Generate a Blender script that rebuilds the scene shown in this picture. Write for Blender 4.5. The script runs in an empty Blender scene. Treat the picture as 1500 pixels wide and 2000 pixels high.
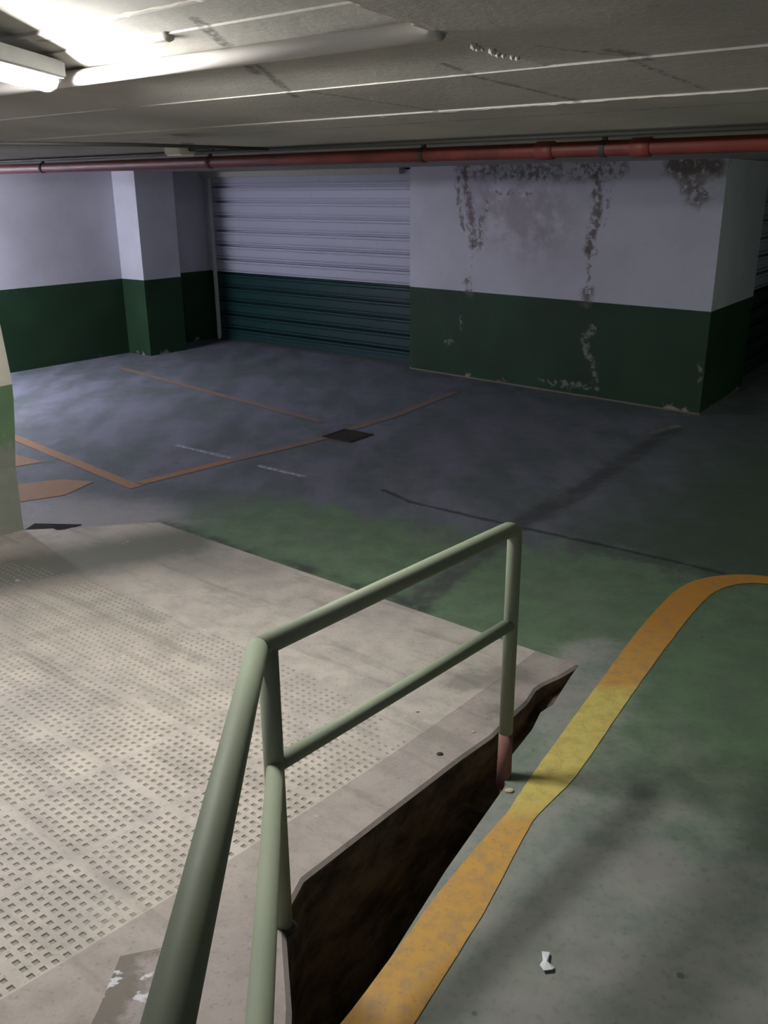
import bpy, bmesh, math, random
import numpy as np
from mathutils import Vector, Matrix
from mathutils import noise as mnoise
random.seed(4)
sc = bpy.context.scene
col = sc.collection

# ---------------------------------------------------------------- camera, world, lamps, exposure
F_PX, PITCH, ROLL, CAM_Z = 1754.3, 0.34576, -0.0073, 2.10
cd = bpy.data.cameras.new('camera'); cam = bpy.data.objects.new('camera', cd); col.objects.link(cam)
sc.camera = cam
fw = Vector((0, math.cos(PITCH), -math.sin(PITCH))); rt = Vector((1, 0, 0)); up = rt.cross(fw)
r2 = rt*math.cos(ROLL)+up*math.sin(ROLL); u2 = -rt*math.sin(ROLL)+up*math.cos(ROLL)
m = Matrix((r2, u2, -fw)).transposed().to_4x4(); m.translation = Vector((0, 0, CAM_Z))
cam.matrix_world = m
cd.sensor_fit = 'VERTICAL'; cd.sensor_height = 36; cd.sensor_width = 27
cd.lens = 36*F_PX/2000; cd.clip_start = .02; cd.clip_end = 100

sc.view_settings.view_transform = 'Standard'; sc.view_settings.look = 'None'
sc.view_settings.gamma = 1; sc.view_settings.use_curve_mapping = False
sc.view_settings.exposure = 0.35

w = bpy.data.worlds.new('world'); sc.world = w; w.use_nodes = True
w.node_tree.nodes['Background'].inputs[0].default_value = (.62, .64, .72, 1)
w.node_tree.nodes['Background'].inputs[1].default_value = .42

LAMP_FRONT = 320.0      # radiance of the tube over the ramp
LAMP_FAR = 760.0         # cool tube over the parking bay on the left
FILL_RIGHT = 95.0  # added fill for the right side, not a known lamp

# ---------------------------------------------------------------- coordinates
T = Vector((.776, -.630)); T.normalize()
L = Vector((-T.y, T.x))                      # away from the camera, right angle to T
B = Vector((.902, 3.696))                    # where the ramp foot meets its kerb edge
def sd(s, d, z=0.0):
    p = B + T*s - L*d
    return Vector((p.x, p.y, z))
def uv(u, v, z=0.0):
    p = T*u + L*v
    return Vector((p.x, p.y, z))
def ramp_z(d):
    d = max(d, 0)
    return .0225*d*d if d < 3 else .2025+.135*(d-3)

# ---------------------------------------------------------------- node helpers
class NT:
    def __init__(s, name):
        s.m = bpy.data.materials.new(name); s.m.use_nodes = True
        s.n = s.m.node_tree.nodes; s.l = s.m.node_tree.links
        s.b = s.n['Principled BSDF']; s._pos = None
    def node(s, t, **k):
        n = s.n.new(t)
        for a, b in k.items(): setattr(n, a, b)
        return n
    def put(s, sock, v):
        if isinstance(v, bpy.types.NodeSocket): s.l.new(v, sock)
        elif v is not None:
            if hasattr(sock.default_value, '__len__') and not hasattr(v, '__len__'): v = (v,)*len(sock.default_value)
            if hasattr(v, '__len__') and len(sock.default_value) == 4 and len(v) == 3: v = tuple(v)+(1,)
            sock.default_value = v
    @property
    def pos(s):
        if not s._pos: s._pos = s.node('ShaderNodeNewGeometry').outputs['Position']
        return s._pos
    def math(s, op, a, b=None, c=None, clamp=False):
        n = s.node('ShaderNodeMath', operation=op, use_clamp=clamp)
        s.put(n.inputs[0], a)
        if b is not None: s.put(n.inputs[1], b)
        if c is not None: s.put(n.inputs[2], c)
        return n.outputs[0]
    def vm(s, op, a, b=None, scale=None):
        n = s.node('ShaderNodeVectorMath', operation=op)
        s.put(n.inputs[0], a)
        if b is not None: s.put(n.inputs[1], b)
        if scale is not None: s.put(n.inputs['Scale'], scale)
        return n.outputs['Value'] if op in ('DOT_PRODUCT', 'LENGTH', 'DISTANCE') else n.outputs['Vector']
    def ramp(s, x, a, b, lo=0., hi=1.):
        n = s.node('ShaderNodeMapRange', interpolation_type='SMOOTHSTEP')
        s.put(n.inputs[0], x); s.put(n.inputs[1], a); s.put(n.inputs[2], b); s.put(n.inputs[3], lo); s.put(n.inputs[4], hi)
        return n.outputs[0]
    def noise(s, scale, detail=4, rough=.55, vec=None, stretch=None, off=(0, 0, 0)):
        v = vec or s.pos
        if stretch or off != (0, 0, 0):
            mp = s.node('ShaderNodeMapping'); s.put(mp.inputs[0], v)
            mp.inputs['Location'].default_value = off
            if stretch: mp.inputs['Scale'].default_value = stretch
            v = mp.outputs[0]
        n = s.node('ShaderNodeTexNoise'); s.put(n.inputs['Vector'], v)
        n.inputs['Scale'].default_value = scale; n.inputs['Detail'].default_value = detail; n.inputs['Roughness'].default_value = rough
        return n.outputs['Fac']
    def mix(s, f, a, b):
        n = s.node('ShaderNodeMix', data_type='RGBA')
        s.put(n.inputs[0], f); s.put(n.inputs[6], a); s.put(n.inputs[7], b)
        return n.outputs[2]
    def sep(s, v=None):
        n = s.node('ShaderNodeSeparateXYZ'); s.put(n.inputs[0], v or s.pos); return n.outputs
    def seg(s, a, b, vec=None):
        """distance from the point to the segment a-b"""
        a = Vector(a).to_3d(); b = Vector(b).to_3d(); d = b-a
        p = s.vm('SUBTRACT', vec or s.pos, tuple(a))
        t = s.math('DIVIDE', s.vm('DOT_PRODUCT', p, tuple(d)), max(d.length_squared, 1e-6), clamp=True)
        return s.vm('LENGTH', s.vm('SUBTRACT', p, s.vm('SCALE', tuple(d), scale=t)))
    def poly(s, pts, vec=None):
        o = None
        for a, b in zip(pts[:-1], pts[1:]):
            q = s.seg(a, b, vec); o = q if o is None else s.math('MINIMUM', o, q)
        return o
    def bump(s, h, strength=.3, dist=.01):
        n = s.node('ShaderNodeBump'); n.inputs['Strength'].default_value = strength; n.inputs['Distance'].default_value = dist
        s.put(n.inputs['Height'], h); s.l.new(n.outputs[0], s.b.inputs['Normal'])
    def done(s, c, rough=.7, spec=.3):
        s.put(s.b.inputs['Base Color'], c); s.put(s.b.inputs['Roughness'], rough)
        s.b.inputs['Specular IOR Level'].default_value = spec
        return s.m
def srgb(r, g, b):
    f = lambda c: (c/255/12.92) if c/255 <= .04045 else ((c/255+.055)/1.055)**2.4
    return (f(r), f(g), f(b))
def plain(name, c, rough=.6, metal=0, var=.15, scale=25, spec=.3):
    t = NT(name); n = t.noise(scale, 5)
    c2 = tuple(x*(1-var) for x in c); c1 = tuple(min(1, x*(1+var)) for x in c)
    t.bump(n, .15, .003); t.b.inputs['Metallic'].default_value = metal
    return t.done(t.mix(n, c2, c1), rough, spec)
def glow(name, c, strength):
    t = NT(name); t.b.inputs['Emission Color'].default_value = tuple(c)+(1,); t.b.inputs['Emission Strength'].default_value = strength
    return t.done((.9, .9, .9), .4)

# ---------------------------------------------------------------- mesh helpers
def link(name, bm, mats, parent=None, smooth=False):
    me = bpy.data.meshes.new(name); bm.normal_update()
    bm.to_mesh(me); bm.free()
    for mm in (mats if isinstance(mats, (list, tuple)) else [mats]): me.materials.append(mm)
    if smooth:
        for p in me.polygons: p.use_smooth = True
    o = bpy.data.objects.new(name, me); col.objects.link(o)
    if parent:
        o.parent = parent
        o.matrix_parent_inverse = Matrix.Translation(parent.location).inverted() if parent.type == 'EMPTY' else Matrix()
    return o
def tag(o, label=None, cat=None, group=None, kind=None):
    if label: o['label'] = label
    if cat: o['category'] = cat
    if group: o['group'] = group
    if kind: o['kind'] = kind
    return o
def empty(name, loc, label, cat, group=None):
    o = bpy.data.objects.new(name, None); col.objects.link(o); o.location = loc; o.empty_display_size = .1
    return tag(o, label, cat, group)
def prism(bm, pts, z0, z1, top=None):
    """closed prism over the ground polygon pts, z1 may be a list of heights; top = material index of top"""
    zs = z1 if hasattr(z1, '__len__') else [z1]*len(pts)
    lo = [bm.verts.new((p[0], p[1], z0)) for p in pts]; hi = [bm.verts.new((p[0], p[1], z)) for p, z in zip(pts, zs)]
    n = len(pts); fs = [bm.faces.new(lo), bm.faces.new(hi)]
    for i in range(n): fs.append(bm.faces.new((lo[i], lo[(i+1) % n], hi[(i+1) % n], hi[i])))
    bmesh.ops.recalc_face_normals(bm, faces=fs)
    return fs
def box(bm, c, ax, ay, az, sx, sy, sz):
    c = Vector(c); v = []
    for i in (-1, 1):
        for j in (-1, 1):
            for k in (-1, 1): v.append(bm.verts.new(c+ax*sx*i/2+ay*sy*j/2+az*sz*k/2))
    fs = [bm.faces.new([v[q] for q in f]) for f in ((0, 1, 3, 2), (4, 6, 7, 5), (0, 4, 5, 1), (2, 3, 7, 6), (0, 2, 6, 4), (1, 5, 7, 3))]
    bmesh.ops.recalc_face_normals(bm, faces=fs)
    return fs
X, Y, Z = Vector((1, 0, 0)), Vector((0, 1, 0)), Vector((0, 0, 1))
def tube(bm, pts, r, seg=24, caps=True):
    pts = [Vector(p) for p in pts]; rings = []
    rs = r if hasattr(r, '__len__') else [r]*len(pts)
    d0 = (pts[1]-pts[0]).normalized()
    nrm = d0.cross(Z if abs(d0.z) < .9 else X).normalized()
    for i, p in enumerate(pts):
        if i == 0: d = d0
        elif i == len(pts)-1: d = (pts[-1]-pts[-2]).normalized()
        else: d = ((pts[i]-pts[i-1]).normalized()+(pts[i+1]-pts[i]).normalized()).normalized()
        nrm = (nrm-d*nrm.dot(d)).normalized(); bi = d.cross(nrm)
        k = 1.0
        if 0 < i < len(pts)-1: k = 1/max(.5, d.dot((pts[i]-pts[i-1]).normalized()))
        rings.append([bm.verts.new(p+(nrm*math.cos(a)+bi*math.sin(a))*rs[i]) for a in [2*math.pi*j/seg for j in range(seg)]])
    for a, b in zip(rings[:-1], rings[1:]):
        for j in range(seg): bm.faces.new((a[j], a[(j+1) % seg], b[(j+1) % seg], b[j]))
    if caps: bm.faces.new(rings[0][::-1]); bm.faces.new(rings[-1])
    bmesh.ops.recalc_face_normals(bm, faces=bm.faces)
def arc(a, c, b, r, n=8):
    """corner a-c-b rounded with radius r"""
    a, c, b = Vector(a), Vector(c), Vector(b); da = (a-c).normalized(); db = (b-c).normalized()
    P0 = c+da*r; P1 = c+db*r
    return [((1-t)**2)*P0+2*t*(1-t)*c+t*t*P1 for t in [i/n for i in range(n+1)]]

PAINT_Z = .99
WALL_TOP = 2.33

# ---------------------------------------------------------------- materials
WHITE_WALL = srgb(198, 197, 208)
GREEN_WALL = srgb(38, 66, 44)
def wall_mat(name, extra=None, upper=WHITE_WALL, lower=GREEN_WALL):
    t = NT(name); x, y, z = t.sep()
    n1 = t.noise(1.3, 4); n2 = t.noise(14, 6, .65); n3 = t.noise(90, 2)
    white = t.mix(t.ramp(n1, .35, .7), upper, tuple(c*.86 for c in upper))
    white = t.mix(t.math('MULTIPLY', t.ramp(n2, .58, .75), .25), white, srgb(150, 140, 130))
    green = t.mix(t.ramp(n1, .3, .7), lower, tuple(c*.7 for c in lower))
    green = t.mix(t.math('MULTIPLY', t.ramp(n2, .62, .72), .3), green, tuple(c*1.8 for c in lower))
    # peeled plaster close to the floor
    peel = t.math('MULTIPLY', t.ramp(t.math('ADD', z, t.math('MULTIPLY', n2, .25)), .18, .13), t.ramp(t.noise(2.6, 5, .6, off=(3, 1, 0)), .54, .6))
    green = t.mix(peel, green, srgb(150, 138, 128))
    edge = t.math('ADD', z, t.math('MULTIPLY', t.math('SUBTRACT', n2, .5), .006))
    c = t.mix(t.ramp(edge, PAINT_Z-.003, PAINT_Z+.003), green, white)
    if extra: c = extra(t, c, z, n2, n3)
    t.bump(t.math('ADD', n2, t.math('MULTIPLY', n3, .3)), .25, .006)
    return t.done(c, .62, .3)
M_wall = wall_mat('painted_wall')

WM = Vector((.33, 11.057)); WR = Vector((3.08, 8.55)); WD = (WR-WM).normalized()
def stains(t, c, z, n2, n3):
    def P(a, h): q = WM+WD*a; return (q.x, q.y, h)
    def warp():
        nz = t.node('ShaderNodeTexNoise'); t.put(nz.inputs['Vector'], t.pos); nz.inputs['Scale'].default_value = 11; nz.inputs['Detail'].default_value = 5
        return t.vm('ADD', t.pos, t.vm('SCALE', t.vm('SUBTRACT', nz.outputs['Color'], (.5, .5, .5)), scale=.16))
    wv = warp(); blot = t.noise(16, 5, .7, off=(5, 2, 7)); blot2 = t.noise(5, 4, .6, off=(1, 9, 7))
    def streak(pts, r, k, thr=.42):
        nonlocal c
        d = t.poly([P(*p) for p in pts], wv)
        msk = t.math('MULTIPLY', t.ramp(d, r, r*.25), t.ramp(blot, thr, thr+.14))
        c = t.mix(t.math('MULTIPLY', msk, k), c, srgb(104, 92, 84))
    streak([(.77, 2.27), (.87, 1.92), (.93, 1.49)], .075, .9, .38)
    streak([(.93, 1.49), (.88, 1.04)], .03, .45, .46)
    streak([(.86, 1.10), (.89, 1.0)], .09, .8, .40)
    streak([(.69, 2.25), (.72, 1.92), (.80, 1.64)], .045, .8, .39)
    streak([(1.10, 1.93), (1.03, 1.71), (1.0, 1.46)], .065, .8, .41)
    streak([(2.41, 2.24), (2.45, 1.93), (2.39, 1.49)], .085, .9, .38)
    streak([(2.39, 1.49), (2.41, 1.06)], .035, .8, .40)
    streak([(2.41, 1.08), (2.40, 1.0)], .10, .85, .38)
    streak([(2.58, 2.1), (2.55, 1.75)], .03, .6, .45)
    streak([(.75, 2.3), (1.7, 2.26), (2.65, 2.26)], .15, .8, .43)
    streak([(1.2, 2.2), (1.9, 2.2)], .09, .6, .5)
    streak([(1.22, 2.05), (1.68, 2.04)], .028, .85, .46)
    streak([(3.2, 2.3), (3.62, 2.28)], .15, .95, .34)
    streak([(3.36, 2.18), (3.48, 2.02)], .17, .8, .38)
    streak([(3.80, 2.26), (3.77, 2.1)], .028, .8, .3)
    # wide faint grey-pink bloom under the damp band
    d = t.poly([P(1.25, 1.95), P(1.75, 1.8)], wv)
    c = t.mix(t.math('MULTIPLY', t.ramp(d, .7, .1), t.math('MULTIPLY', t.ramp(blot2, .33, .6), .5)), c, srgb(128, 108, 112))
    # flaked paint on the green
    for pts, r in (([(.777, .70), (.803, .575)], .04), ([(.557, .385), (.672, .415)], .03), ([(2.52, .735), (2.385, .588), (2.50, .414), (2.58, .181)], .055), ([(3.69, .49), (3.70, .353)], .045), ([(1.9, .10), (2.6, .10)], .04)):
        d = t.poly([P(*p) for p in pts], wv)
        c = t.mix(t.math('MULTIPLY', t.ramp(d, r, r*.3), t.ramp(blot, .44, .56, 0, .6)), c, srgb(140, 140, 128))
    c = t.mix(t.ramp(z, .022, .010), c, srgb(120, 110, 96))
    return c
M_stained = wall_mat('damp_stained_wall', stains)

def floor_mat():
    t = NT('garage_floor_paint'); x, y, z = t.sep()
    n1 = t.noise(.9, 5, .6); n2 = t.noise(5, 6, .65); n3 = t.noise(40, 4, .6); nst = t.noise(3, 5, .6, stretch=(1, .35, 1))
    grey = t.mix(t.ramp(n2, .35, .68), srgb(148, 150, 142), srgb(124, 133, 124))
    grey = t.mix(t.math('MULTIPLY', t.ramp(n1, .45, .62), .3), grey, srgb(104, 124, 108))
    grey = t.mix(t.math('MULTIPLY', t.ramp(t.noise(1.7, 4, .6, off=(4, 4, 0)), .5, .66), .45), grey, srgb(146, 136, 138))
    green = t.mix(t.ramp(n2, .3, .7), srgb(104, 128, 100), srgb(92, 110, 90))
    green = t.mix(t.math('MULTIPLY', t.ramp(nst, .52, .7), .5), green, srgb(112, 120, 112))
    far = t.mix(t.ramp(nst, .35, .65), srgb(120, 120, 134), srgb(96, 102, 106))  # lilac far tint puts the cool lamp light into the floor colour
    far = t.mix(t.math('MULTIPLY', t.ramp(n1, .5, .62), .5), far, srgb(92, 102, 98))
    # v runs away from the camera at a right angle to the ramp foot, u along it
    v = t.vm('DOT_PRODUCT', t.pos, (L.x, L.y, 0)); u = t.vm('DOT_PRODUCT', t.pos, (T.x, T.y, 0))
    wob = t.math('MULTIPLY', t.math('SUBTRACT', n2, .5), 1.1)
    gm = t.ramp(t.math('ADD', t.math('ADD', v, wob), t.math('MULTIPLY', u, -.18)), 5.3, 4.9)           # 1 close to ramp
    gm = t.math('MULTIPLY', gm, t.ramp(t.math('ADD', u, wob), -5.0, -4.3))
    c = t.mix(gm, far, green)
    rightdark = t.ramp(t.math('ADD', u, wob), -3.2, -1.6)  # far floor painted darker to the right, where lamp light falls off
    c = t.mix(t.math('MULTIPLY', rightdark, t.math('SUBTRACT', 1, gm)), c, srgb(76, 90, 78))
    nearm = t.ramp(t.math('ADD', v, wob), 3.3, 2.3)
    nearm = t.math('MAXIMUM', nearm, t.ramp(t.math('ADD', t.seg((.75, 3.2, 0), (1.0, 3.75, 0)), t.math('MULTIPLY', wob, .2)), .28, .1))
    c = t.mix(nearm, c, grey)
    # pale worn concrete beyond the pillar, next to the ramp
    d = t.math('ADD', t.seg((-2.3, 5.9, 0), (-1.7, 5.75, 0)), t.math('MULTIPLY', wob, .3))
    c = t.mix(t.ramp(d, .5, .1), c, srgb(150, 148, 150))
    # construction joints and tyre dirt
    wv = t.noise(8, 4)
    wj = t.math('MULTIPLY', t.math('SUBTRACT', wv, .5), .06)
    d = t.math('ADD', t.poly([(.0, 6.3, 0), (.183, 6.041, 0), (.729, 5.632, 0), (1.599, 5.018, 0), (1.95, 4.75, 0)]), wj)
    c = t.mix(t.ramp(d, .03, .008, 0, .65), c, srgb(40, 42, 40))
    d = t.math('ADD', t.poly([(2.631, 7.987, 0), (1.427, 6.242, 0), (.921, 5.608, 0), (.191, 4.43, 0)]), t.math('MULTIPLY', wj, 3))
    c = t.mix(t.math('MULTIPLY', t.ramp(d, .13, .03), t.ramp(n2, .3, .55, .35, .75)), c, srgb(72, 70, 74))
    # dirty seam along the ramp foot
    d = t.math('ADD', t.poly([(-1.514, 5.68, 0), (-.3, 4.72, 0), (.2, 4.32, 0)]), wj)
    c = t.mix(t.math('MULTIPLY', t.ramp(d, .09, .0), t.ramp(n2, .42, .6, .3, .8)), c, srgb(58, 62, 58))
    # scraped white lines
    d = t.math('ADD', t.poly([(-1.798, 7.584, 0), (-1.245, 7.159, 0)]), t.math('MULTIPLY', wj, .4))
    c = t.mix(t.math('MULTIPLY', t.ramp(d, .035, .01), t.ramp(n3, .4, .6)), c, srgb(190, 195, 200))
    d = t.math('ADD', t.poly([(-1.0, 6.948, 0), (-.627, 6.665, 0)]), t.math('MULTIPLY', wj, .4))
    c = t.mix(t.math('MULTIPLY', t.ramp(d, .035, .01), t.ramp(n3, .4, .6)), c, srgb(200, 205, 205))
    c = t.mix(t.math('MULTIPLY', t.ramp(t.seg((2.45, 7.9, 0), (2.75, 8.15, 0)), .06, .01), t.ramp(n2, .4, .6)), c, srgb(150, 140, 130))
    # small dark crumbs
    vo = t.node('ShaderNodeTexVoronoi'); t.put(vo.inputs['Vector'], t.pos); vo.inputs['Scale'].default_value = 3.2
    c = t.mix(t.math('MULTIPLY', t.ramp(vo.outputs['Distance'], .05, .03), .6), c, srgb(50, 48, 44))
    c = t.mix(t.math('MULTIPLY', t.ramp(n3, .55, .7), .18), c, srgb(60, 64, 60))
    t.bump(t.math('ADD', n2, t.math('MULTIPLY', n3, .4)), .2, .006)
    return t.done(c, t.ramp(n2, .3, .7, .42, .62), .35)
M_floor = floor_mat()

def pit_mat():
    t = NT('dirty_pit_concrete'); n = t.noise(4, 6, .7, stretch=(1, 1, 2)); n2 = t.noise(22, 5, .7)
    c = t.mix(t.ramp(n, .35, .65), srgb(128, 112, 90), srgb(74, 68, 56))
    c = t.mix(t.ramp(n2, .6, .75, 0, .5), c, srgb(110, 98, 72))
    t.bump(n2, .5, .01)
    return t.done(c, .85, .15)
M_pit = pit_mat()

def ramp_mat(name, a, b, worn):
    t = NT(name); n1 = t.noise(1.1, 5, .6); n2 = t.noise(7, 6, .65); n3 = t.noise(70, 3, .6)
    v = t.vm('DOT_PRODUCT', t.pos, (L.x, L.y, 0)); u = t.vm('DOT_PRODUCT', t.pos, (T.x, T.y, 0))
    cb = t.node('ShaderNodeCombineXYZ'); t.put(cb.inputs[0], t.math('MULTIPLY', u, .8)); t.put(cb.inputs[1], t.math('MULTIPLY', v, 6))
    nb = t.noise(1.6, 5, .6, vec=cb.outputs[0])
    c = t.mix(t.ramp(n2, .35, .68), a, b)
    c = t.mix(t.math('MULTIPLY', t.ramp(n1, .48, .66), .55), c, srgb(150, 146, 144))
    c = t.mix(t.math('MULTIPLY', t.ramp(nb, .5, .7), .4), c, srgb(120, 116, 108))
    # darker grey-green bands across the foot of the ramp and next to the pillar
    wob = t.math('MULTIPLY', t.math('SUBTRACT', n2, .5), .35)
    for p, q, r, k in (((-2.2, 4.75, 0), (-1.3, 5.3, 0), .5, .95), ((-1.1, 4.9, 0), (-.8, 4.9, 0), .3, .4), ((.35, 3.55, 0), (.62, 3.62, 0), .12, .6), ((.45, 3.3, 0), (.6, 3.35, 0), .07, .6)):
        c = t.mix(t.math('MULTIPLY', t.ramp(t.math('ADD', t.seg(p, q), wob), r, r*.2), k), c, srgb(104, 106, 98))
    # white droppings of paint
    wp = t.ramp(t.noise(9, 4, .6, off=(2, 7, 1)), .69, .74)
    c = t.mix(t.math('MULTIPLY', wp, worn), c, srgb(196, 198, 200))
    c = t.mix(t.math('MULTIPLY', t.ramp(n3, .55, .72), .3), c, srgb(96, 88, 78))
    t.bump(t.math('ADD', n2, t.math('MULTIPLY', n3, .6)), .25, .005)
    return t.done(c, .75, .25)
M_tile = ramp_mat('stamped_ramp_concrete', srgb(190, 182, 172), srgb(170, 163, 154), .6)
M_groove = plain('darker_groove_bottoms', srgb(146, 139, 128), .9)  # slightly darker tone for the bottoms of the holes
M_curb = ramp_mat('smooth_kerb_concrete', srgb(166, 157, 150), srgb(148, 141, 134), .3)

def apron_mat():
    t = NT('apron_concrete'); n2 = t.noise(6, 6, .65); n3 = t.noise(70, 3, .6)
    c = t.mix(t.ramp(n2, .35, .7), srgb(158, 150, 145), srgb(142, 136, 131))
    wob = t.math('MULTIPLY', t.math('SUBTRACT', t.noise(9, 5, .7), .5), .25)
    d = t.math('ADD', t.poly([(-.72, 2.0, 0), (-.70, 1.75, 0), (-.71, 1.55, 0)], t.vm('MULTIPLY', t.pos, (1, 1, 0))), wob)
    c = t.mix(t.ramp(d, .11, .04, 0, .8), c, srgb(100, 96, 86))
    c = t.mix(t.math('MULTIPLY', t.ramp(d, .16, .08), t.ramp(t.noise(19, 3, .5, off=(1, 3, 3)), .58, .64, 0, .8)), c, srgb(206, 208, 214))
    c = t.mix(t.math('MULTIPLY', t.ramp(n3, .56, .7), .35), c, srgb(96, 90, 84))
    t.bump(t.math('ADD', n2, t.math('MULTIPLY', n3, .6)), .25, .005)
    return t.done(c, .8, .2)
M_apron = apron_mat()

def ceil_mat():
    t = NT('rough_painted_ceiling'); n1 = t.noise(1.2, 5, .6); n2 = t.noise(9, 6, .7); n3 = t.noise(45, 4, .6)
    a, b = srgb(182, 180, 173), srgb(163, 162, 154)
    c = t.mix(t.ramp(n1, .35, .68), a, b)
    c = t.mix(t.math('MULTIPLY', t.ramp(n2, .62, .74), .35), c, srgb(104, 102, 96))
    p0 = t.vm('MULTIPLY', t.pos, (1, 1, 0))
    wj = t.math('MULTIPLY', t.math('SUBTRACT', n2, .5), .05)
    def seam(pts, r, k, colr=srgb(84, 82, 76), thr=.35):
        nonlocal c
        d = t.math('ADD', t.poly([Vector(p).to_3d() for p in pts], p0), wj)
        c = t.mix(t.math('MULTIPLY', t.ramp(d, r, r*.3), t.ramp(n3, thr, thr+.2, .2*k, k)), c, colr)
    # board joints crossing the formwork panels
    seam([(-.50, 2.70), (-.446, 3.02), (-.411, 3.28)], .03, .75); seam([(-.395, 3.15), (-.309, 3.637)], .022, .7)
    seam([(.192, 2.954), (.69, 3.48)], .018, .6); seam([(.408, 2.605), (.669, 2.70), (1.044, 3.162)], .018, .7, thr=.45)
    seam([(-.26, 3.48), (.256, 3.903)], .016, .6); seam([(-1.05, 3.1), (-.85, 2.95)], .014, .6)
    seam([(.60, 2.62), (.72, 2.70)], .035, .6)
    for v0 in (3.4, 4.1, 4.8, 5.6):
        seam([tuple(uv(-6, v0)[:2]), tuple(uv(3, v0)[:2])], .016, .4)
    t.bump(t.math('ADD', n2, t.math('MULTIPLY', n3, .5)), .3, .008)
    return t.done(c, .8, .2)
M_ceil = ceil_mat()

def rail_mat():
    t = NT('sage_green_gloss_paint'); n1 = t.noise(5, 4); n2 = t.noise(45, 4, .7)
    c = t.mix(n1, srgb(146, 154, 134), srgb(130, 140, 118))
    c = t.mix(t.ramp(n2, .70, .76, 0, .5), c, srgb(92, 70, 52))
    t.bump(n1, .1, .004)
    return t.done(c, .6, .3)
M_rail = rail_mat()
M_rust = plain('rusty_pink_primer', srgb(134, 96, 88), .8, 0, .3, 30)
M_tape = plain('worn_concrete_grout', srgb(130, 124, 112), .9)
M_pvc = plain('white_pvc', srgb(222, 218, 212), .35, 0, .04, 10, .5)
M_red = NT('red_pipe_paint'); _n = M_red.noise(6, 5, .6); M_red = M_red.done(M_red.mix(M_red.ramp(_n, .4, .7), srgb(120, 58, 50), srgb(94, 48, 44)), .5)
M_dark = plain('dark_cable', srgb(56, 56, 54), .6)
M_pale = plain('painted_conduit', srgb(172, 170, 160), .6)
M_shade = plain('lamp_housing_white', srgb(205, 206, 205), .5, 0, .05)
M_lamp = glow('fluorescent_tube', (1.0, .98, .95), LAMP_FRONT)
M_lamp2 = glow('cool_fluorescent_tube', (.86, .87, 1.0), LAMP_FAR)
M_fill_lamp = glow('added_fill_tube', (.85, 1.0, .80), FILL_RIGHT)
M_grate = plain('rusty_iron', srgb(62, 58, 52), .7, .3, .3, 30)
M_black = plain('shade_black', srgb(22, 22, 20), .9)  # near-black that stands in for shade under the grate and beside the column
M_paper = plain('white_paper', srgb(226, 228, 232), .8, 0, .05)
M_chip = plain('plaster_crumb', srgb(196, 180, 156), .9)

def shutter_mat(name, white, green):
    t = NT(name); x, y, z = t.sep(); n1 = t.noise(2, 4); n2 = t.noise(20, 4, .6, stretch=(1, 1, .2))
    wc = t.mix(n1, white, tuple(c*.85 for c in white))
    gc = t.mix(n1, green, tuple(c*.75 for c in green))
    c = t.mix(t.ramp(z, PAINT_Z-.008, PAINT_Z-.002), gc, wc)
    c = t.mix(t.math('MULTIPLY', t.ramp(n2, .6, .75), .2), c, srgb(90, 92, 98))
    return t.done(c, .45, .4)
M_shutter = shutter_mat('painted_shutter_metal', srgb(180, 180, 198), srgb(26, 60, 60))

def line_mat(name, wear, dull=1.0):
    t = NT(name); x, y, z = t.sep(); n1 = t.noise(2.2, 4); n2 = t.noise(17, 6, .7); n3 = t.noise(60, 3)
    org = t.mix(t.ramp(n2, .3, .7), srgb(202, 156, 78), srgb(190, 150, 88))
    yel = t.mix(t.ramp(n2, .3, .7), srgb(206, 192, 112), srgb(200, 180, 92))
    m_ = t.math('MULTIPLY', t.ramp(t.math('ADD', y, t.math('MULTIPLY', n2, .12)), 2.62, 2.78), t.ramp(t.math('ADD', y, t.math('MULTIPLY', n2, .1)), 3.58, 3.50))
    c = t.mix(m_, org, yel)
    # the older strokes further from the corner are a deeper orange
    c = t.mix(t.ramp(y, 3.5, 4.3, 0, .8), c, srgb(190, 130, 50))
    c = t.mix(t.math('MULTIPLY', t.ramp(n2, .5-wear*.2, .68), wear), c, srgb(124, 126, 120))
    if dull < 1: c = t.mix(1-dull, c, srgb(112, 104, 112))
    c = t.mix(t.math('MULTIPLY', t.ramp(n3, .6, .7), .25), c, srgb(90, 84, 66))
    return t.done(c, .6, .3)
M_line = line_mat('orange_road_paint', .3)
M_oldline = line_mat('faded_orange_road_paint', .6, .55)
M_faint = line_mat('almost_gone_orange_paint', .9, .35)

# ---------------------------------------------------------------- floor with the ramp cut out of it
notch = [(1.3, 8), (.9, 4.5), (.417, 2.111), (.288, 1.48), (.215, 1.03), (.205, .97), (.155, .93), (.124, .796), (.098, .60), (.084, .547), (.060, .46), (.071, .372), (.02, .12), (.0, 0.0), (-3.113, 0), (-3.68, .656), (-11, .656)]
outer = [(-11, -14), (10, -14), (10, 8)]
bm = bmesh.new()
# the notch bottom is split in convex-ish strips so the slab has clean faces
pts = [sd(*p) for p in outer+notch]
fs = prism(bm, pts, -1.5, 0)
bmesh.ops.triangulate(bm, faces=[f for f in bm.faces if len(f.verts) > 4])
bm.normal_update()
for f in bm.faces: f.material_index = 0 if f.normal.z > .5 else 1
floor = tag(link('floor', bm, [M_floor, M_pit]), 'worn green and grey painted concrete floor of the car park', kind='structure')

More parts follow.
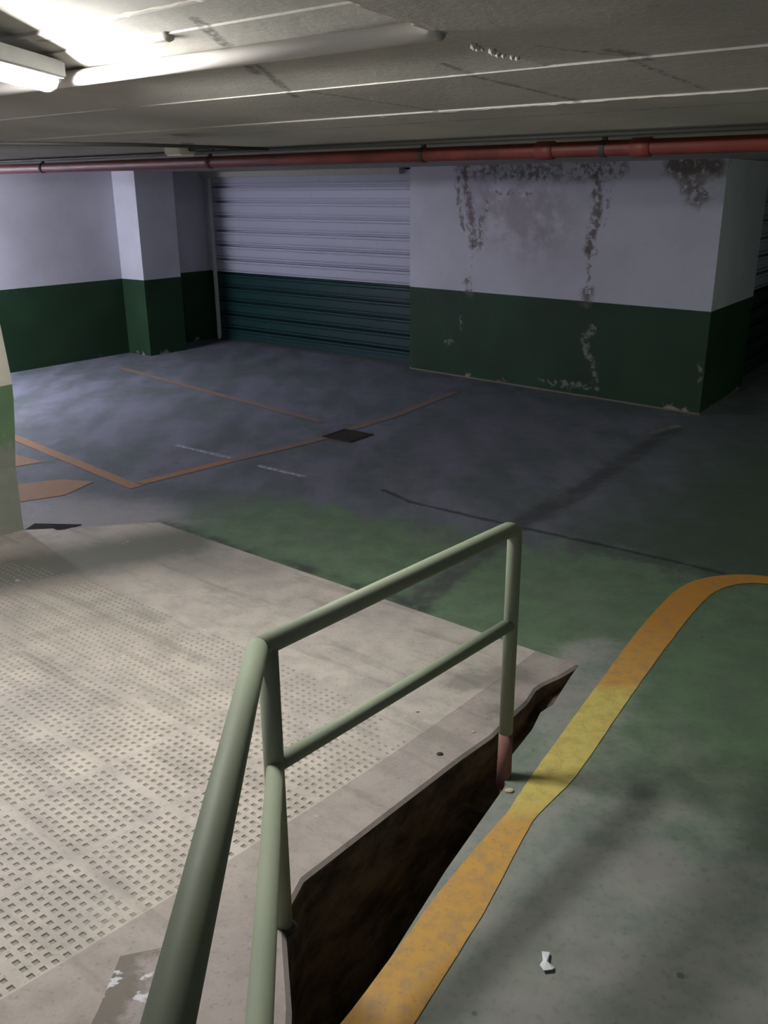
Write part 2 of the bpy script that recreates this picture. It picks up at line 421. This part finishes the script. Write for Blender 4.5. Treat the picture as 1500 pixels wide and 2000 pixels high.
# floor of the narrow gap
bm = bmesh.new()
rows = [(-.02, -.02, -.012), (.15, .09, -.07), (.5, .14, -.13), (.93, .24, -.22), (1.0, .3, -1.0), (2.2, .6, -1.2), (4.2, 1.1, -1.3), (8, 1.5, -1.35)]
vs = [[bm.verts.new(sd(-.15 if d < 1.5 else .0, d, z)), bm.verts.new(sd(s, d, z))] for d, s, z in rows]
for a, b in zip(vs[:-1], vs[1:]): bm.faces.new((a[0], a[1], b[1], b[0]))
bmesh.ops.recalc_face_normals(bm, faces=bm.faces)
tag(link('floor_2', bm, M_pit), 'dark dirty bottom of the gap between ramp and floor', kind='structure')

# ---------------------------------------------------------------- ramp: stamped tiles, kerb strip, apron
def left_s(d): return -3.113-(d/.656)*.567 if d < .656 else -11
HP, NH, JO = .0355, 10, .020      # hole pitch, holes per tile, joint
MOD = HP*NH+JO
def ramp_tiles():
    V, Fc, spots = [], [], []
    def add(vs, fcs):
        o = len(V); V.extend(vs); Fc.extend([tuple(o+i for i in f) for f in fcs])
    S1, D0 = -.225, .765
    nrow = int((3.7-D0)/MOD); ncol = 11
    smin = S1-ncol*MOD; dmax = D0+nrow*MOD
    def pz(s, d, dz=0): return tuple(sd(s, d, ramp_z(d)+dz))
    for r in range(nrow):
        da = D0+r*MOD
        for c_ in range(ncol):
            sa = S1-(c_+1)*MOD
            # two joint strips
            add([pz(sa, da), pz(sa+MOD, da), pz(sa+MOD, da+JO), pz(sa, da+JO)], [(0, 3, 2, 1)])
            add([pz(sa, da+JO), pz(sa+JO, da+JO), pz(sa+JO, da+MOD), pz(sa, da+MOD)], [(0, 3, 2, 1)])
            for i in range(NH):
                for j in range(NH):
                    s0 = sa+JO+i*HP; d0 = da+JO+j*HP; s1 = s0+HP; d1 = d0+HP
                    mx, my = (s0+s1)/2, (d0+d1)/2
                    nz = mnoise.noise(Vector((mx*1.6, my*1.6, 3.1)))+.5*mnoise.noise(Vector((mx*5, my*5, 1.1)))
                    k = min(1, max(0, (my-.7)/.9))*min(1, max(0, (mx+3.3+my*.5)/1.2))*min(1, max(.0, 1.1+nz*1.5))
                    dep = .0045*k
                    if dep < .0008:
                        add([pz(s0, d0), pz(s1, d0), pz(s1, d1), pz(s0, d1)], [(0, 3, 2, 1)]); continue
                    q = HP*(.24+.03*random.random())
                    a = [pz(s0, d0), pz(s1, d0), pz(s1, d1), pz(s0, d1)]
                    b = [pz(s0+q, d0+q), pz(s1-q, d0+q), pz(s1-q, d1-q), pz(s0+q, d1-q)]
                    q2 = q+.0022
                    e = [pz(s0+q2, d0+q2, -dep), pz(s1-q2, d0+q2, -dep), pz(s1-q2, d1-q2, -dep), pz(s0+q2, d1-q2, -dep)]
                    fcs = []
                    for m_ in range(4):
                        n_ = (m_+1) % 4
                        fcs.append((m_, 4+m_, 4+n_, n_)); fcs.append((4+m_, 8+m_, 8+n_, 4+n_))
                    
                    add(a+b+e, fcs); spots.append(len(Fc)); Fc.append(tuple(len(V)-4+i for i in (0, 3, 2, 1)))
    # plain concrete: foot of the ramp, far left and behind the camera
    def patch(d0, d1, sl, sr, n=6):
        for i in range(n):
            x0 = d0+(d1-d0)*i/n; x1 = d0+(d1-d0)*(i+1)/n
            add([pz(sl(x0), x0), pz(sr(x0), x0), pz(sr(x1), x1), pz(sl(x1), x1)], [(0, 3, 2, 1)])
    patch(0, .6559, left_s, lambda d: S1); patch(.6559, D0, lambda d: -11, lambda d: S1, 1)
    patch(D0, dmax, lambda d: -11, lambda d: smin, nrow*2); patch(dmax, 8, lambda d: -11, lambda d: S1)
    me = bpy.data.meshes.new('ramp'); me.from_pydata(V, [], Fc); me.update(); me.materials.append(M_tile)
    for i in spots: me.polygons[i].material_index = 1
    bm = bmesh.new(); bm.from_mesh(me); bpy.data.meshes.remove(me)
    bmesh.ops.recalc_face_normals(bm, faces=[])
    o = link('floor_3', bm, [M_tile, M_groove])
    return tag(o, 'pale stamped concrete vehicle ramp with small square grooves', kind='structure')
ramp = ramp_tiles()

# kerb strip along the right edge of the ramp
redge = [(0.0, 0.0), (-.012, .1), (-.02, .15), (-.045, .25), (-.048, .31), (-.021, .43), (-.013, .57), (.005, .75), (-.004, .97), (0, 1.4), (.015, 1.86), (.06, 1.96), (.12, 2.04), (.17, 2.1), (.3, 2.6), (.5, 3.5)]
bm = bmesh.new(); prev = None
for s, d in redge:
    z = ramp_z(d)+.002
    row = [bm.verts.new(sd(-.2222, d, -1.5)), bm.verts.new(sd(-.2222, d, z)), bm.verts.new(sd(s-.012, d, z)), bm.verts.new(sd(s, d, z-.012)), bm.verts.new(sd(s+.004, d, -1.5))]
    if prev:
        for i in range(4):
            f = bm.faces.new((prev[i], prev[i+1], row[i+1], row[i])); f.material_index = 0 if i in (1, 2) else 1
    prev = row
bmesh.ops.recalc_face_normals(bm, faces=bm.faces)
kerb = tag(link('trim_1', bm, [M_curb, M_pit]), 'smooth pale concrete kerb strip along the right edge of the ramp', kind='structure')

# raised sloping apron under the rising handrail
bm = bmesh.new()
E0 = Vector((-.262, 2.0, .115)); ED = Vector((.075, -.996, .24))
n = 8; rows = []
for i in range(n+1):
    t_ = 2.6*i/n; p = E0+ED*t_
    lx = -.735-.02*t_
    rows.append([Vector((lx, p.y, -1.5)), Vector((lx, p.y, p.z)), Vector((p.x-.014, p.y, p.z)), Vector((p.x, p.y, p.z-.016)), Vector((p.x, p.y, -1.5))])
prev = None
for k, row in enumerate(rows):
    row[0].x += .03*math.sin(k*7.3); row[1].x = row[0].x
    if k == 0: row = [row[0], row[1]+Vector((0, .02, -.012)), row[2]+Vector((-.03, .03, -.01)), row[3]+Vector((-.03, .03, -.01)), row[4]+Vector((-.03, .03, 0))]
    vv = [bm.verts.new(q) for q in row]
    if prev:
        for i in range(4):
            f = bm.faces.new((prev[i], prev[i+1], vv[i+1], vv[i])); f.material_index = 0 if i in (1, 2) else 1
    else: bm.faces.new(vv)
    prev = vv
bm.faces.new(prev)
bmesh.ops.recalc_face_normals(bm, faces=bm.faces)
tag(link('trim_2', bm, [M_apron, M_pit]), 'smooth concrete apron rising under the sloping handrail', kind='structure')

# ---------------------------------------------------------------- walls
def wallbox(name, pts, label, mat, z1=WALL_TOP+.12):
    bm = bmesh.new(); prism(bm, pts, -.02, z1)
    return tag(link(name, bm, mat), label, kind='structure')
LW0 = Vector((-4.531, 11.01)); LD = Vector((.614, .789)).normalized(); LN = Vector((-LD.y, LD.x))
A = LW0+LD*1.72; E = Vector((-2.52, 13.61))
wallbox('wall_left', [LW0-LD*17, E+LD*.5, E+LD*.5+LN*.3, LW0-LD*17+LN*.3], 'long wall on the left, lilac white above a dark green dado', M_wall, 3.0)
Tn = Vector((LD.y, -LD.x))
B1 = A+Tn*.45; C1 = B1+LD*.62
wallbox('pillar_shaft', [A-Tn*.05, B1, C1, C1-Tn*.6], 'x', M_wall)
pl = bpy.data.objects['pillar_shaft']; pl.name = 'wall_pier'; pl['label'] = 'white and green square pier standing out from the left wall near its far corner'; 
# back wall: header over the shutter, stained block, return
Mc = Vector((.272, 11.299)); BD = (Mc-E).normalized(); BN = Vector((-BD.y, BD.x))
if BN.y < 0: BN = -BN
wallbox('wall_back', [WM, WR, WR+(Vector((3.964, 9.806))-WR), Vector((3.964, 9.806))-T*.7, Vector((3.3, 12.5))-T*1.2, WM+L*2.2, WM+L*1.0],
        'white wall block with brown damp streaks over a dark green dado', M_stained)
bm = bmesh.new()
box(bm, ((E+Mc)/2-BN*.03).to_3d()+Z*(WALL_TOP-.01), BD.to_3d(), BN.to_3d(), Z, (Mc-E).length-.02, .12, .12)
tag(link('wall_header', bm, M_pale), 'narrow grey lintel above the wide roller shutter', kind='structure')

# ribbed shutters
def shutter(name, P0, P1, nrm, z1, label, first=None):
    """P0-P1 ground line, nrm points to the viewer"""
    D = (P1-P0); ln = D.length; D = D/ln; bm = bmesh.new()
    prof = [(0, .0)]
    pitch = .195; z = .05
    prof = [(.03, -.012), (.03, .012), (.09, .012), (.092, 0)]
    z = .13
    while z+.13 < z1:
        prof += [(z, 0), (z+.014, .012), (z+.038, .012), (z+.040, -.08), (z+.068, -.08), (z+.070, .0), (z+.092, .0), (z+.093, -.03), (z+.105, -.03), (z+.106, 0)]
        z += pitch
    prof += [(z1, 0)]
    n3 = Vector((nrm.x, nrm.y, 0)); d3 = D.to_3d(); p0 = P0.to_3d()
    ra = [bm.verts.new(p0+n3*o+Z*h) for h, o in prof]; rb = [bm.verts.new(p0+d3*ln+n3*o+Z*h) for h, o in prof]
    for i in range(len(prof)-1): bm.faces.new((ra[i], rb[i], rb[i+1], ra[i+1]))
    bk = [bm.verts.new(p0-n3*.10+Z*.03), bm.verts.new(p0+d3*ln-n3*.10+Z*.03), bm.verts.new(p0+d3*ln-n3*.10+Z*z1), bm.verts.new(p0-n3*.10+Z*z1)]
    bm.faces.new(bk)
    bmesh.ops.recalc_face_normals(bm, faces=bm.faces)
    d = tag(link(name, bm, M_shutter), label, kind='structure')
    b2 = bmesh.new()
    box(b2, p0+d3*ln/2+Z*.016+n3*.0, d3, n3, Z, ln, .05, .03)
    tag(link('bottom_shade_strip', b2, M_dark, d), 'dark strip painted in for the shadow under the shutter')  # dark strip paints the shadow along the shutter foot
    return d
s0 = E+BD*.16-BN*.0; s1 = Mc+BD*.25
d1 = shutter('door_1', s0, s1, -BN, 2.31, 'wide ribbed roller shutter, lilac white above and teal green below')
bm = bmesh.new(); 
box(bm, s0.to_3d()+(BD*-.02).to_3d()-(BN*.03).to_3d()+Z*1.14, BD.to_3d(), BN.to_3d(), Z, .03, .05, 2.26)
tag(link('guide_rail', bm, M_shade, d1), 'grey side guide of the shutter')
# wall stub between left wall and shutter + filler behind
wallbox('wall_corner', [E+LN*.1, E-LD*.0+BD*.15, E+BD*.15+BN*.3, E+BN*.3+LN*.1], 'short strip of wall between the left wall and the shutter', M_wall)
# header jamb of shutter at right: part of wall block (WM side)
bm = bmesh.new(); box(bm, (Mc+BN*.35-BD*2).to_3d()+Z*1.2, BD.to_3d(), BN.to_3d(), Z, 4.6, .05, 2.5)
tag(link('wall_behind_shutter', bm, M_black), 'dark wall closing the garage behind the shutter', kind='structure')

R2 = Vector((3.964, 9.806)); RD = (R2-WR).normalized(); RN = Vector((RD.y, -RD.x))
q0 = R2-RN*.16-RD*.1; q1 = q0+RD*3.4
d2 = shutter('door_2', q0, q1, RN, 2.27, 'roller shutter at the right edge, dark green below and white ribs above')
wallbox('wall_far', [q1, q1+RD*.3, q1+RD*.3-RN*3, q1-RN*3], 'far wall beyond the second shutter', M_wall)
bm = bmesh.new(); box(bm, ((q0+q1)/2).to_3d()+Z*(WALL_TOP+.04)-(RN*.08).to_3d(), RD.to_3d(), RN.to_3d(), Z, 3.4, .2, .12)
tag(link('wall_header_right', bm, M_pale), 'grey lintel above the right shutter', kind='structure')
e1 = q1+RD*.3
wallbox('wall_end', [e1, e1+RN*9, e1+RN*9+RD*.3, e1+RD*.3], 'end wall of the aisle on the right', M_wall)
wallbox('wall_right', [Vector(uv(7, -4)[:2]), Vector(uv(7.3, -4)[:2]), Vector(uv(7.3, 16)[:2]), Vector(uv(7, 16)[:2])], 'wall far to the right of the aisle', M_wall, 3.0)

# near pillar at the left edge
def pillar_mat():
    def ex(t, c, z, n2, n3):
        worn = t.ramp(t.math('ADD', z, t.math('MULTIPLY', t.math('SUBTRACT', t.noise(6, 5, .6), .5), .5)), .66, .58)
        return t.mix(worn, c, t.mix(n2, srgb(150, 152, 140), srgb(126, 130, 118)))
    return wall_mat('worn_pillar_paint', ex, srgb(214, 210, 196), srgb(112, 142, 108))
M_pillar = pillar_mat()
pc = Vector((-2.389, 5.533)); LDp = L
bm = bmesh.new(); rings = []
# the render coat bulges a little at half height
for z, o_ in ((-.02, .03), (.12, .032), (.45, .05), (.7, .11), (.9, .15), (1.02, .16), (1.2, .14), (1.45, .11), (1.8, .085), (2.62, .085)):
    e_ = Vector(T)*o_
    rings.append([bm.verts.new((p.x, p.y, z)) for p in (pc+e_, pc+e_-L*.42, pc-L*.42-T*.42, pc-T*.42)])
for a_, b_ in zip(rings[:-1], rings[1:]):
    for i in range(4): bm.faces.new((a_[i], a_[(i+1) % 4], b_[(i+1) % 4], b_[i]))
bm.faces.new(rings[0]); bm.faces.new(rings[-1]); bmesh.ops.recalc_face_normals(bm, faces=bm.faces)
tag(link('column', bm, M_pillar), 'square column at the left edge, cream above and worn green below', 'column')
bpy.data.objects['column']['kind'] = 'structure'

# ---------------------------------------------------------------- ceiling
bm = bmesh.new()
def cq(u0, u1, v0, v1, za, zb=None, zc=None, zd=None):
    """bottom face of a ceiling board, za at v0 and zb at v1; closed upwards to 2.6"""
    zb = za if zb is None else zb
    p = [uv(u0, v0, za), uv(u1, v0, za), uv(u1, v1, zb), uv(u0, v1, zb)]
    prism_pts = [(q.x, q.y) for q in p]
    lo = [bm.verts.new(q) for q in p]; hi = [bm.verts.new((q.x, q.y, 3.1)) for q in p]
    fs = [bm.faces.new(lo), bm.faces.new(hi)]
    for i in range(4): fs.append(bm.faces.new((lo[i], lo[(i+1) % 4], hi[(i+1) % 4], hi[i])))
    bmesh.ops.recalc_face_normals(bm, faces=fs)
def cz(v, off=0): return 2.33+.06*max(0, 4-v)+off
def cs(u0, u1, v0, v1, off0=0, off1=None):
    cq(u0, u1, v0, v1, cz(v0, off0), cz(v1, off0 if off1 is None else off1))
cs(-15, 8, 4.0, 17)
cs(-15, 8, 3.14, 4.0)
cs(-15, 8, 2.53, 3.14, .006)
UE = -1.455
random.seed(11)
v = -4.0
while v < 2.53:
    dv = .07 if v > .9 else 1.1
    v1 = min(2.53, v+dv); j = random.uniform(-.014, .014) if v > .9 else 0
    cs(UE+j, 8, v, v1, .012)
    v = v1
cs(-15, UE+.014, 1.86, 2.53, .062, .010)
cs(-15, UE+.014, 1.68, 1.86, .068)
cs(-15, UE+.014, -4, 1.68, .078)
tag(link('ceiling', bm, M_ceil), 'low rough concrete ceiling with board marks', kind='structure')

# rough ridges of cement left at the board joints
M_ridge = plain('cement_ridge', srgb(196, 192, 182), .8)
def ridge(u0, u1, vv, zc, r, label, lump=.6, seed=1, dv=0):
    random.seed(seed); bm = bmesh.new(); n = max(8, int(abs(u1-u0)/.03))
    pts = []; rs = []
    for i in range(n+1):
        f = i/n
        pts.append(uv(u0+(u1-u0)*f, vv+dv*f+random.uniform(-.003, .003), zc+random.uniform(-.001, .001)))
        rs.append(r*(1+lump*random.uniform(-1, 1)))
    tube(bm, pts, rs, 8)
    return tag(link('trim_3', bm, M_ridge, smooth=True), label, kind='structure')
ridge(-2.5, -1.40, 2.535, 2.430, .004, 'thin ragged cement ridge on the ceiling ending at the dark slab')
ridge(-4.4, -.9, 3.20, 2.383, .003, 'long thin cement ridge running across the ceiling', .4, 2, -.07)
ridge(-2.55, -2.3, 1.87, 2.523, .013, 'lumpy cement ridge behind the white pipe', .8, 3)
ridge(-2.6, -1.87, 1.68, 2.545, .006, 'broken cement ridge nearest the lamp', .8, 4)
bm = bmesh.new()
for k in range(9):
    f = k/8
    p = uv(UE+.012-.02*random.random(), 2.18+.20*f, cz(2.18+.2*f, .008))
    bmesh.ops.create_icosphere(bm, subdivisions=1, radius=random.uniform(.005, .012), matrix=Matrix.Translation(p))
tag(link('trim_4', bm, M_ridge), 'crumbly white chips along the broken edge of the dark slab', kind='structure')

# ---------------------------------------------------------------- pipes and conduits under the ceiling
def along(u0, v0, u1, v1, z, n=2): return [uv(u0+(u1-u0)*i/(n-1), v0+(v1-v0)*i/(n-1), z) for i in range(n)]
def pipe_thing(name, pts, r, mat, label, cat, brackets=(), bmat=None, br=1.25, couplings=()):
    o = empty(name, pts[0], label, cat)
    bm = bmesh.new(); tube(bm, pts, r, 20); link('pipe', bm, mat, o, True)
    a, b = Vector(pts[0]), Vector(pts[-1]); d = (b-a).normalized(); sdv = d.cross(Z).normalized()
    for f in brackets:
        bm = bmesh.new(); c = a+(b-a)*f
        tube(bm, [c-d*.012, c+d*.012], r*br, 20)
        box(bm, c+Z*(r+.008), d, sdv, Z, .02, .02, .02)
        link('bracket', bm, bmat or mat, o)
    for f in couplings:
        bm = bmesh.new(); c = a+(b-a)*f
        tube(bm, [c-d*.05, c-d*.045, c+d*.045, c+d*.05], [r*1.02, r*1.22, r*1.22, r*1.02], 20); link('coupling', bm, mat, o, True)
    return o
pipe_thing('drain_pipe', along(-4.6, 2.0, UE+.005, 2.02, 2.468, 2), .026, M_pvc, 'white plastic pipe running from the lamp to the dark ceiling slab', 'pipe', couplings=())
pr_pts = along(-9.6, 4.33, 3.2, 4.30, 2.275, 2)
pipe_thing('sprinkler_pipe', pr_pts, .036, M_red, 'long red sprinkler pipe hung across the ceiling', 'pipe', (.2, .36, .5, .585, .67, .8), M_dark, 1.12, (.56, .60))
pipe_thing('conduit', along(-9.6, 3.98, 3.2, 3.92, 2.318, 2), .011, M_dark, 'thin dark conduit on the ceiling, nearer than the red pipe', 'pipe')
pipe_thing('conduit', along(-9.6, 5.1, 3.2, 5.08, 2.315, 2), .014, M_pale, 'pale conduit on the ceiling just beyond the red pipe', 'pipe')
pipe_thing('conduit', along(-9.6, 6.1, 3.2, 6.0, 2.318, 2), .011, M_dark, 'thin dark conduit on the ceiling above the damp wall', 'pipe')
bm = bmesh.new()
tube(bm, [Vector((-2.2, 3.9, 2.29)), Vector((-1.116, 4.285, 2.29)), Vector((-.764, 4.754, 2.295)), Vector((-.60, 5.1, 2.30))], .008, 10)
tag(link('cable', bm, M_dark, smooth=True), 'thin black cable sagging across the ceiling to the pipes', 'cable')
# junction box with its stub
jb = empty('junction_box', Vector((-1.06, 5.1, 2.30)), 'pale square junction box on the ceiling beside the red pipe', 'junction box')
bm = bmesh.new(); box(bm, Vector((-1.06, 5.1, 2.303)), T.to_3d(), L.to_3d(), Z, .13, .11, .055)
bmesh.ops.bevel(bm, geom=bm.edges[:], offset=.006, segments=2, affect='EDGES'); link('body', bm, M_pale, jb)
bm = bmesh.new(); box(bm, Vector((-1.06, 5.1, 2.272)), T.to_3d(), L.to_3d(), Z, .11, .09, .008); link('cover', bm, M_shade, jb)
bm = bmesh.new(); tube(bm, [Vector((-1.0, 5.06, 2.30)), Vector((-.86, 4.95, 2.30))], .012, 12); link('conduit_stub', bm, M_dark, jb, True)

# ---------------------------------------------------------------- lamps
def batten(name, c, direction, length, mat, label, zc, r=.024, group=None):
    d = Vector((direction[0], direction[1], 0)).normalized(); s = d.cross(Z); c = Vector((c[0], c[1], zc))
    o = empty(name, c, label, 'lamp', group)
    bm = bmesh.new(); box(bm, c+Z*(r*.5+.004), d, s, Z, length+.03, max(.06, r*3.0), r+.012)
    bmesh.ops.bevel(bm, geom=bm.edges[:], offset=.006, segments=2, affect='EDGES'); link('housing', bm, M_shade, o)
    bm = bmesh.new(); tube(bm, [c-d*(length/2-.01), c+d*(length/2-.01)], r, 24); link('tube', bm, mat, o, True)
    for k in (-1, 1):
        bm = bmesh.new(); tube(bm, [c+d*k*(length/2-.012), c+d*k*(length/2+.012)], r*1.05, 24); link('end_cap', bm, M_shade, o, True)
    return o
lamp_dir = Vector((-.10, -1)).normalized()
lc = Vector((-1.125, 3.36))+lamp_dir*.34
batten('fluorescent_lamp', (lc.x, lc.y), lamp_dir, .66, M_lamp, 'glowing fluorescent tube lamp at the upper left above the ramp', 2.458, .042)
batten('fluorescent_lamp', (-5.3, 8.9), T, 1.2, M_lamp2, 'cool fluorescent lamp over the parking bay outside the left edge', 2.27)

batten('fluorescent_lamp', tuple(uv(.9, 7.2)[:2]), L, 1.2, M_fill_lamp, 'added unseen fill tube over the aisle outside the right edge', 2.27)  # unseen tube added to brighten the return wall and right ceiling

# ---------------------------------------------------------------- handrail
RT, RP, RM = .028, .0255, .0235
P2 = Vector((.447, 2.862, 0)); P1 = Vector((-.300, 2.038, 0))
Ztop, Zmid = 1.012, .645
hr = empty('handrail', P1+Z*.10, 'sage green tubular handrail beside the ramp', 'handrail')
# sloping direction, rising toward the camera
SL = Vector((.055, -.99, .215)).normalized()
t1 = P1+Z*Ztop; t2 = P2+Z*Ztop
bm = bmesh.new()
dn = t2-Z*.3
J = t1+(t1-t2).normalized()*.032
pts = [J]+arc(t1, t2, dn, .055)+[P2+Z*.19]
tube(bm, pts, [RT]*1+[RT-(RT-RP)*i/8 for i in range(9)]+[RP], 28); link('top_rail', bm, M_rail, hr, True)
bm = bmesh.new(); tube(bm, [P1+Z*.085, P1+Z*(Ztop-.005)], .0275, 28); link('post', bm, M_rail, hr, True)
bm = bmesh.new(); tube(bm, [P2+Z*(-.04), P2+Z*.10, P2+Z*.195], [RP*1.12, RP*1.05, RP*1.02], 28); o = link('post_foot', bm, M_rust, hr, True); o['label'] = 'rusty pink unpainted post foot'
bm = bmesh.new(); tube(bm, [P1+Z*Zmid, P2+Z*Zmid], RM, 28); link('middle_rail', bm, M_rail, hr, True)
bm = bmesh.new(); ST = Vector((.072, -1, .211)).normalized(); tube(bm, [J, J+ST*.5, J+ST*2.6], RT, 28)
bmesh.ops.create_uvsphere(bm, u_segments=24, v_segments=14, radius=RT*1.0, matrix=Matrix.Translation(J)); link('sloping_top_rail', bm, M_rail, hr, True)
bm = bmesh.new(); m1 = P1+Z*Zmid+Vector((.004, -.01, 0)); SM = Vector((.092, -1, .18)).normalized(); tube(bm, [m1, m1+SM*2.6], RM, 28)
bmesh.ops.create_uvsphere(bm, u_segments=24, v_segments=14, radius=RM, matrix=Matrix.Translation(m1)); link('sloping_middle_rail', bm, M_rail, hr, True)
q = P1+ST*1.75; bm = bmesh.new(); tube(bm, [Vector((q.x, q.y, q.z+.10)), Vector((q.x, q.y, q.z+Ztop))], RP, 24); link('post', bm, M_rail, hr, True)
# grout collar round the foot of the near post
bm = bmesh.new(); tube(bm, [P1+Z*.09, P1+Z*.105], [.040, .030], 18); link('grout_collar', bm, M_dark, hr)

# ---------------------------------------------------------------- painted lines (parts of the floor)
def strip(lp, rp, mat, label, z=.003):
    bm = bmesh.new()
    a = [bm.verts.new((x, y, z)) for x, y in lp]; b = [bm.verts.new((x, y, z)) for x, y in rp]
    for i in range(len(a)-1): bm.faces.new((a[i], b[i], b[i+1], a[i+1]))
    bmesh.ops.recalc_face_normals(bm, faces=bm.faces)
    if sum(f.normal.z for f in bm.faces) < 0: bmesh.ops.reverse_faces(bm, faces=bm.faces)
    o = link('painted_line', bm, mat, floor); o['label'] = label
    return o
def catmull(p, n=8):
    p = [Vector(q) for q in p]; p = [2*p[0]-p[1]]+p+[2*p[-1]-p[-2]]; out = []
    for i in range(1, len(p)-2):
        for k in range(n):
            t = k/n; a, b, c, d = p[i-1:i+3]
            out.append(.5*((2*b)+(c-a)*t+(2*a-5*b+4*c-d)*t*t+(3*b-a-3*c+d)*t**3))
    return out+[p[-2]]
yc = [(-.45, 1.16), (-.03, 1.79), (.225, 2.215), (.475, 2.63), (.666, 2.912), (1.01, 3.468), (1.345, 3.995), (1.63, 4.405), (1.80, 4.578), (1.985, 4.655), (2.17, 4.64), (2.5, 4.50), (3.2, 4.0)]
wd = [.083, .083, .080, .048, .074, .078, .086, .085, .078, .062, .056, .056, .056]
cc = catmull(yc); lp = []; rp = []
random.seed(5)
for i, p in enumerate(cc):
    d = (cc[min(i+1, len(cc)-1)]-cc[max(i-1, 0)]).normalized(); nn = Vector((-d.y, d.x))
    f = i/8; k = int(min(f, len(wd)-2)); wdt = wd[k]+(wd[k+1]-wd[k])*(f-k)
    lp.append(p+nn*(wdt+random.uniform(-.001, .001))); rp.append(p-nn*(wdt+random.uniform(-.001, .001)))
strip(lp, rp, M_line, 'orange and yellow painted line curving along the walkway')
def dash(pts, wdt, mat, label):
    v = [Vector(p) for p in pts]; lp = []; rp = []
    for i, p in enumerate(v):
        d = (v[min(i+1, len(v)-1)]-v[max(i-1, 0)]).normalized(); nn = Vector((-d.y, d.x)); lp.append(p+nn*wdt/2); rp.append(p-nn*wdt/2)
    strip(lp, rp, mat, label)
dash([(-6.2, 10.7), (-3.331, 7.884), (-1.86, 6.41)], .10, M_oldline, 'faded orange bay line beside the column')
dash([(-1.86, 6.515), (-1.261, 7.1)], .10, M_oldline, 'faded orange bay line running toward the drain')
dash([(-1.261, 7.1), (-.617, 7.704), (.107, 8.615), (.795, 9.701)], .10, M_faint, 'almost worn away orange line behind the drain')
dash([(-3.256, 11.195), (-1.943, 9.795), (-.587, 8.389)], .09, M_faint, 'worn orange bay line in front of the wide shutter')
def patch(pts, mat, label):
    bm = bmesh.new(); f = bm.faces.new([bm.verts.new((x, y, .003)) for x, y in pts])
    bm.normal_update()
    if f.normal.z < 0: bmesh.ops.reverse_faces(bm, faces=[f])
    o = link('painted_arrow', bm, mat, floor); o['label'] = label
patch([(-3.6, 7.75), (-3.119, 7.33), (-2.80, 7.10), (-2.98, 6.97), (-3.5, 7.1)], M_oldline, 'faded orange arrow patch farther from the ramp')
patch([(-2.80, 6.50), (-2.5, 6.62), (-2.22, 6.56), (-2.34, 6.24), (-2.64, 6.08)], M_oldline, 'faded orange patch beside the column')

# black wedge painting the shadow of the floor step beside the column
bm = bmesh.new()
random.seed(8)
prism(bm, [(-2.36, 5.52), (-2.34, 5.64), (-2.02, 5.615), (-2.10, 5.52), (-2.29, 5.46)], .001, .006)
o = link('painted_wedge_shadow', bm, M_black, floor); o['label'] = 'black wedge painted as a shadow beside the column foot'

# ---------------------------------------------------------------- floor drain
g = empty('drain_grate', Vector((-.325, 7.856, 0)), 'square iron drain grate in the floor beyond the ramp', 'drain')
ga = (Vector((-.097, 7.864))-Vector((-.3, 7.593))).normalized(); gb = Vector((-ga.y, ga.x)); gc = Vector((-.325, 7.86, .004)); S = .33
bm = bmesh.new()
for k in (-1, 1):
    box(bm, gc+gb.to_3d()*k*(S/2-.012), ga.to_3d(), gb.to_3d(), Z, S, .024, .012)
    box(bm, gc+ga.to_3d()*k*(S/2-.012), ga.to_3d(), gb.to_3d(), Z, .024, S-.048, .012)
link('frame', bm, M_grate, g)
bm = bmesh.new(); box(bm, gc-Z*.003, ga.to_3d(), gb.to_3d(), Z, S-.04, S-.04, .004); link('painted_pit_shade', bm, M_black, g)  # flat black plate paints the shade below the bars
for k in range(8):
    bm = bmesh.new(); box(bm, gc+ga.to_3d()*(-S/2+.045+k*.0345), ga.to_3d(), gb.to_3d(), Z, .014, S-.05, .010); link('bar', bm, M_grate, g)

# ---------------------------------------------------------------- litter
bm = bmesh.new(); random.seed(2)
rowsP = [(-.012, .0), (.014, .004), (.022, .016), (.006, .022), (.010, .045), (.016, .066), (-.006, .070), (-.008, .040), (-.02, .022)]
vs = [bm.verts.new((.456+a, 1.955+b, .004+.007*random.random())) for a, b in rowsP]; c = bm.verts.new((.457, 1.985, .014))
for i in range(len(vs)): bm.faces.new((vs[i], vs[(i+1) % len(vs)], c))
r_ = bmesh.ops.extrude_face_region(bm, geom=bm.faces[:]); bmesh.ops.translate(bm, verts=[q for q in r_['geom'] if isinstance(q, bmesh.types.BMVert)], vec=(0, 0, -.003))
tag(link('paper_scrap', bm, M_paper), 'crumpled white scrap of paper on the floor right of the orange line', 'litter')
def crumb(p, r, mat, label, name='plaster_crumb', group=None, sc_=(1.3, .9, .5)):
    bm = bmesh.new(); bmesh.ops.create_icosphere(bm, subdivisions=2, radius=r)
    for v in bm.verts: v.co = Vector((v.co.x*sc_[0], v.co.y*sc_[1], v.co.z*sc_[2]))*(1+.25*mnoise.noise(v.co*60+Vector(p)))
    bmesh.ops.translate(bm, verts=bm.verts, vec=Vector(p)+Z*r*sc_[2]*.8)
    return tag(link(name, bm, mat), label, 'rubble', group)
crumb(sd(.235, 1.0), .013, M_chip, 'pale crumb of plaster at the foot of the far handrail post')
def rs_(s, d): return sd(s, d, ramp_z(d)+.002)
crumb(rs_(-.34, .80), .006, M_chip, 'small pale crumb on the ramp behind the level middle rail')
crumb(rs_(-.08, 1.0), .010, M_dark, 'dark pebble on the kerb strip near the far post', 'pebble')
crumb(rs_(-.07, .78), .006, M_chip, 'tiny pale crumb on the kerb strip near the far post')
